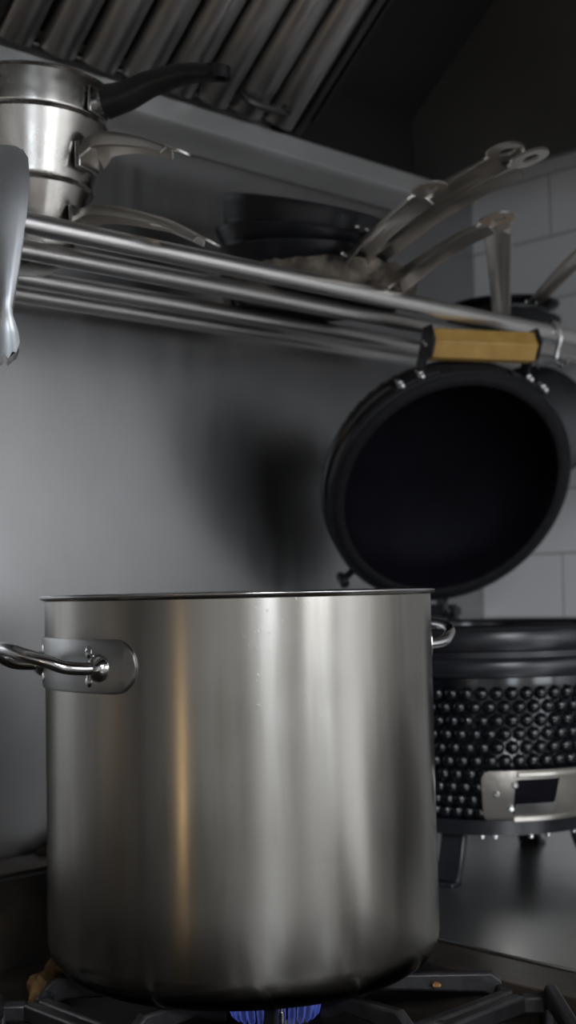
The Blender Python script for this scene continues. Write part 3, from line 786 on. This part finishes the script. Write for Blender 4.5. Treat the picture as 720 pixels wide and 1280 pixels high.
# lid: local frame with origin at its opening's centre, +z = dome direction, +x towards the handle
OPEN = 59
LR = .178
lid = bpy.data.objects.new('lid', None)
th = R(OPEN)
u = Vector((math.cos(th), 0, math.sin(th)))      # hinge -> handle
nn = Vector((-math.sin(th), 0, math.cos(th)))    # dome direction (up when closed)
vv = nn.cross(u)
off = .198
lo = Vector((hx_, 0, hz_)) + u * off
LM = Matrix((u, vv, nn)).transposed().to_4x4(); LM.translation = lo
bm = bmesh.new()
prof = [(.157, 0), (.170, 0), (.171, .004), (.171, .040)]
dome = []
for q in range(0, 15):
    a = PI / 2 * q / 14 * .93; dome.append((.168 * math.cos(a) ** .9, .040 + .095 * math.sin(a)))
prof += dome
prof += [(.030, .150), (.030, .132), (.05, .126)]
for q in range(13, -1, -1):
    a = PI / 2 * q / 14 * .93; prof.append((.155 * math.cos(a) ** .9, .036 + .082 * math.sin(a)))
prof += [(.157, .0)]
lathe(bm, prof, 96)
rl = []
for q in range(1, 11):
    a = PI / 2 * q / 14 * .93 * 1.1; r = .168 * math.cos(a) ** .9; zz = .040 + .095 * math.sin(a)
    rl.append((r - .0005, zz, a * .85 + .1, max(10, int(54 * r / .168)), .5 * (q % 2)))
bumps(bm, rl, .0072, .0045)
bmesh.ops.transform(bm, matrix=LM, verts=bm.verts)
lid = finish('lid', bm, M['lid_out'], gl, angle=60)
def lobj(name, bm, mat, parent=None, **kw):
    bmesh.ops.transform(bm, matrix=LM, verts=bm.verts); return finish(name, bm, mat, parent or lid, **kw)
bm = bmesh.new(); prof = [(.1560, -.0005), (.1555, .002)]
for q in range(0, 14):
    a = PI / 2 * q / 14 * .93; prof.append((.1545 * math.cos(a) ** .9, .0355 + .082 * math.sin(a)))
prof += [(0, .1195)]
lathe(bm, prof, 96); lobj('lid_lining', bm, M['lid_in'])
bm = bmesh.new(); lathe(bm, [(.157, -.001), (.158, -.0045), (.162, -.006), (.168, -.006), (.173, -.003), (.173, -.001)], 96, closed=True); lobj('lid_gasket', bm, M['lid_rim'])
bm = bmesh.new(); lathe(bm, [(.1715, -.0015), (.178, -.0015), (.180, .001), (.180, .014), (.178, .017), (.175, .019), (.175, .026), (.178, .028), (.179, .031), (.179, .040), (.177, .044), (.1705, .046)], 96); lobj('lid_band', bm, M['band'])
# chimney vent
bm = bmesh.new(); lathe(bm, [(.030, .130), (.040, .132), (.040, .155), (.048, .157), (.048, .166), (.02, .172), (0, .172)], 40); lobj('chimney_vent', bm, M['band'])
# handle brackets, bolts and bamboo grip
hs = .076
for s in (-1, 1):
    bm = bmesh.new()
    # plate along the band
    for k in range(7):
        pass
    a0 = s * R(22)
    P = [Vector((.1815 * math.cos(s * R(q)), .1815 * math.sin(s * R(q)), .010)) for q in (17, 21, 25, 29, 33, 37)]
    sweep(bm, P, lambda t: [(-.0015, -.010), (.0015, -.010), (.0015, .010), (-.0015, .010)])
    # arm to the grip
    prism(bm, [(.168, .000), (.168, .022), (.186, .022), (.200, .022), (.227, .022), (.239, .002), (.227, -.018), (.203, -.018), (.191, -.002)], -.002, .002,
          Matrix.Translation((0, s * hs, 0)) @ Matrix(((1, 0, 0, 0), (0, 0, 1, 0), (0, 1, 0, 0), (0, 0, 0, 1))))
    br_ = lobj('handle_bracket', bm, M['band'], bevel=.0008)
    for q in (25, 34):
        bm = bmesh.new(); p = Vector((.1865 * math.cos(s * R(q)), .1865 * math.sin(s * R(q)), .002))
        rod(bm, p + Vector((0, 0, .012)), p + Vector((0, 0, -.008)), .0036, 10); ball(bm, p + Vector((0, 0, -.008)), (.0048, .0048, .004))
        rod(bm, p + Vector((0, 0, .000)), p + Vector((0, 0, -.003)), .0055, 6)
        lobj('bolt', bm, M['bolt'], br_)
    bm = bmesh.new()
    for zz in (.011, .001):
        q = Vector((.211, s * (hs + .002), zz)); ball(bm, q, (.0030, .0018, .0030))
    lobj('screw', bm, M['bolt'], br_)
bm = bmesh.new(); hexo = []
for k in range(6):
    a = PI / 6 * 0 + k * PI / 3; hexo.append((.2110 + .0225 * math.cos(a), .002 + .0215 * math.sin(a)))
prism(bm, hexo, -hs + .0025, hs - .0025, Matrix(((1, 0, 0, 0), (0, 0, 1, 0), (0, 1, 0, 0), (0, 0, 0, 1))))
hg = lobj('handle_grip', bm, M['wood'], bevel=.0015); hg['label'] = 'yellow bamboo grip'
# hinge straps on the lid + side tension knob
bm = bmesh.new()
for s in (-.026, .026):
    prism(bm, [(-.168, .0), (-.168, .040), (-.182, .040), (-off - .006, .008), (-off - .006, -.006), (-.19, -.008), (-.182, .0)], -.004, .004, Matrix.Translation((0, s, 0)) @ Matrix(((1, 0, 0, 0), (0, 0, 1, 0), (0, 1, 0, 0), (0, 0, 0, 1))))
lobj('hinge_strap', bm, M['band'], bevel=.001)
bm = bmesh.new(); a = R(-140)
p = Vector((math.cos(a), math.sin(a), 0))
rod(bm, p * .176 + Vector((0, 0, .022)), p * .204 + Vector((0, 0, .022)), .005, 10); rod(bm, p * .202 + Vector((0, 0, .010)), p * .202 + Vector((0, 0, .034)), .007, 10)
lobj('band_bolt', bm, M['band'], bevel=.001)

# ------------------------------------------------------------------ countertop oven added out of view to darken the steel wall's reflection
ov = thing('reflection_blocker', 'unseen low grey countertop oven on the worktop in front of the grill', 'blocker', (1.49, .20, CTZ)); ov.scale = (1, 1, .55)
bm = bmesh.new(); box2(bm, (-.19, -.23, .012), (.20, .23, .30)); finish('body', bm, M['blocker'], ov, .006)
bm = bmesh.new(); box2(bm, (-.205, -.22, .03), (-.191, .12, .285)); dr = finish('door', bm, M['blocker'], ov, .003)
bm = bmesh.new(); tube(bm, [(-.205, -.18, .25), (-.235, -.17, .25), (-.235, .07, .25), (-.205, .08, .25)], .006, 10, smooth=4); finish('door_handle', bm, M['steel'], dr)
for q in (.09, .17, .24):
    bm = bmesh.new(); rod(bm, (-.19, .175, q), (-.212, .175, q), .018, 20); finish('control_knob', bm, M['steel'], ov, .002)
for sx in (-.16, .17):
    for sy in (-.2, .2):
        bm = bmesh.new(); rod(bm, (sx, sy, 0), (sx, sy, .014), .014, 16); finish('foot', bm, M['black'], ov)

# ------------------------------------------------------------------ crumbs and residue on the range
blob('food_crumb', (.905, .760, CZ(-.3495)), (.005, .0035, .0025), M['crumb'], 'small orange crumb resting on the grate right of the pot', 'crumb', 2)
LZ = CZ(-.2966)
blob('burnt_residue', (.905, 1.300, LZ), (.030, .012, .012), M['residue'], 'brown burnt residue heaped on the rear ledge just left of the pot', 'residue', 4)
blob('burnt_residue', (.865, 1.304, LZ), (.018, .008, .005), M['residue'], 'thin smear of brown residue along the rear ledge by the wall', 'residue', 6)
blob('food_scrap', (.724, 1.100, DZ), (.020, .015, .024), M['scrap'], 'golden brown burnt food scrap caught on the range left of the pot', 'food scrap', 9)
blob('food_scrap', (.757, 1.122, DZ), (.016, .013, .030), M['scrap'], 'darker orange food scrap wedged close behind the base of the pot', 'food scrap', 11)

# ------------------------------------------------------------------ lights of the room
def area(name, loc, tgt, sx, sy, power, col=(1, 1, 1)):
    l = bpy.data.lights.new(name, 'AREA'); l.shape = 'RECTANGLE'; l.size = sx; l.size_y = sy; l.energy = power; l.color = col
    o = bpy.data.objects.new(name, l); C.objects.link(o); o.location = loc
    d = Vector(tgt) - Vector(loc); o.rotation_euler = d.to_track_quat('-Z', 'Y').to_euler(); return o
area('window_light', (-.9, -2.9, 1.75), (.9, 1, 1.4), .8, 1.1, 14, (.78, .88, 1))
area('window_light', (1.0, -2.9, 1.75), (1.0, 1, 1.2), 1.1, 1.1, 19, (.88, .94, 1))
area('ceiling_light', (-.7, -1.9, 2.40), (-.7, -1.9, 0), 1.2, .3, 95, (.94, .97, 1))
area('ceiling_light', (.7, -.95, 2.70), (.7, -.95, 0), 1.2, .3, 26, (.98, .98, 1))
area('warm_lamp', (-2.3, .05, .60), (.8, .9, .8), .035, .60, 1.3, (1, .66, .28))
w = bpy.data.worlds.new('world'); bpy.context.scene.world = w; w.use_nodes = True
w.node_tree.nodes['Background'].inputs[0].default_value = (.5, .55, .65, 1); w.node_tree.nodes['Background'].inputs[1].default_value = .05

# ------------------------------------------------------------------ camera
cam = bpy.data.cameras.new('camera'); co = bpy.data.objects.new('camera', cam); C.objects.link(co)
az, pit, rol = R(45.9), R(3.45), R(1.22)
F = Vector((math.cos(pit) * math.cos(az), math.cos(pit) * math.sin(az), math.sin(pit)))
R0 = Vector((math.sin(az), -math.cos(az), 0)); U0 = R0.cross(F)
Rt = R0 * math.cos(rol) - U0 * math.sin(rol); Up = R0 * math.sin(rol) + U0 * math.cos(rol)
mw = Matrix((Rt, Up, -F)).transposed().to_4x4(); mw.translation = (0, 0, ZC); co.matrix_world = mw
cam.sensor_fit = 'VERTICAL'; cam.sensor_height = 36; cam.lens = 1640 / 1280 * 36
cam.clip_start = .02
cam.dof.use_dof = True; cam.dof.focus_distance = 1.10; cam.dof.aperture_fstop = 5.0
sc = bpy.context.scene; sc.camera = co
sc.view_settings.view_transform = 'Standard'; sc.view_settings.look = 'None'; sc.view_settings.gamma = 1; sc.view_settings.exposure = 0
sc.view_settings.use_curve_mapping = False
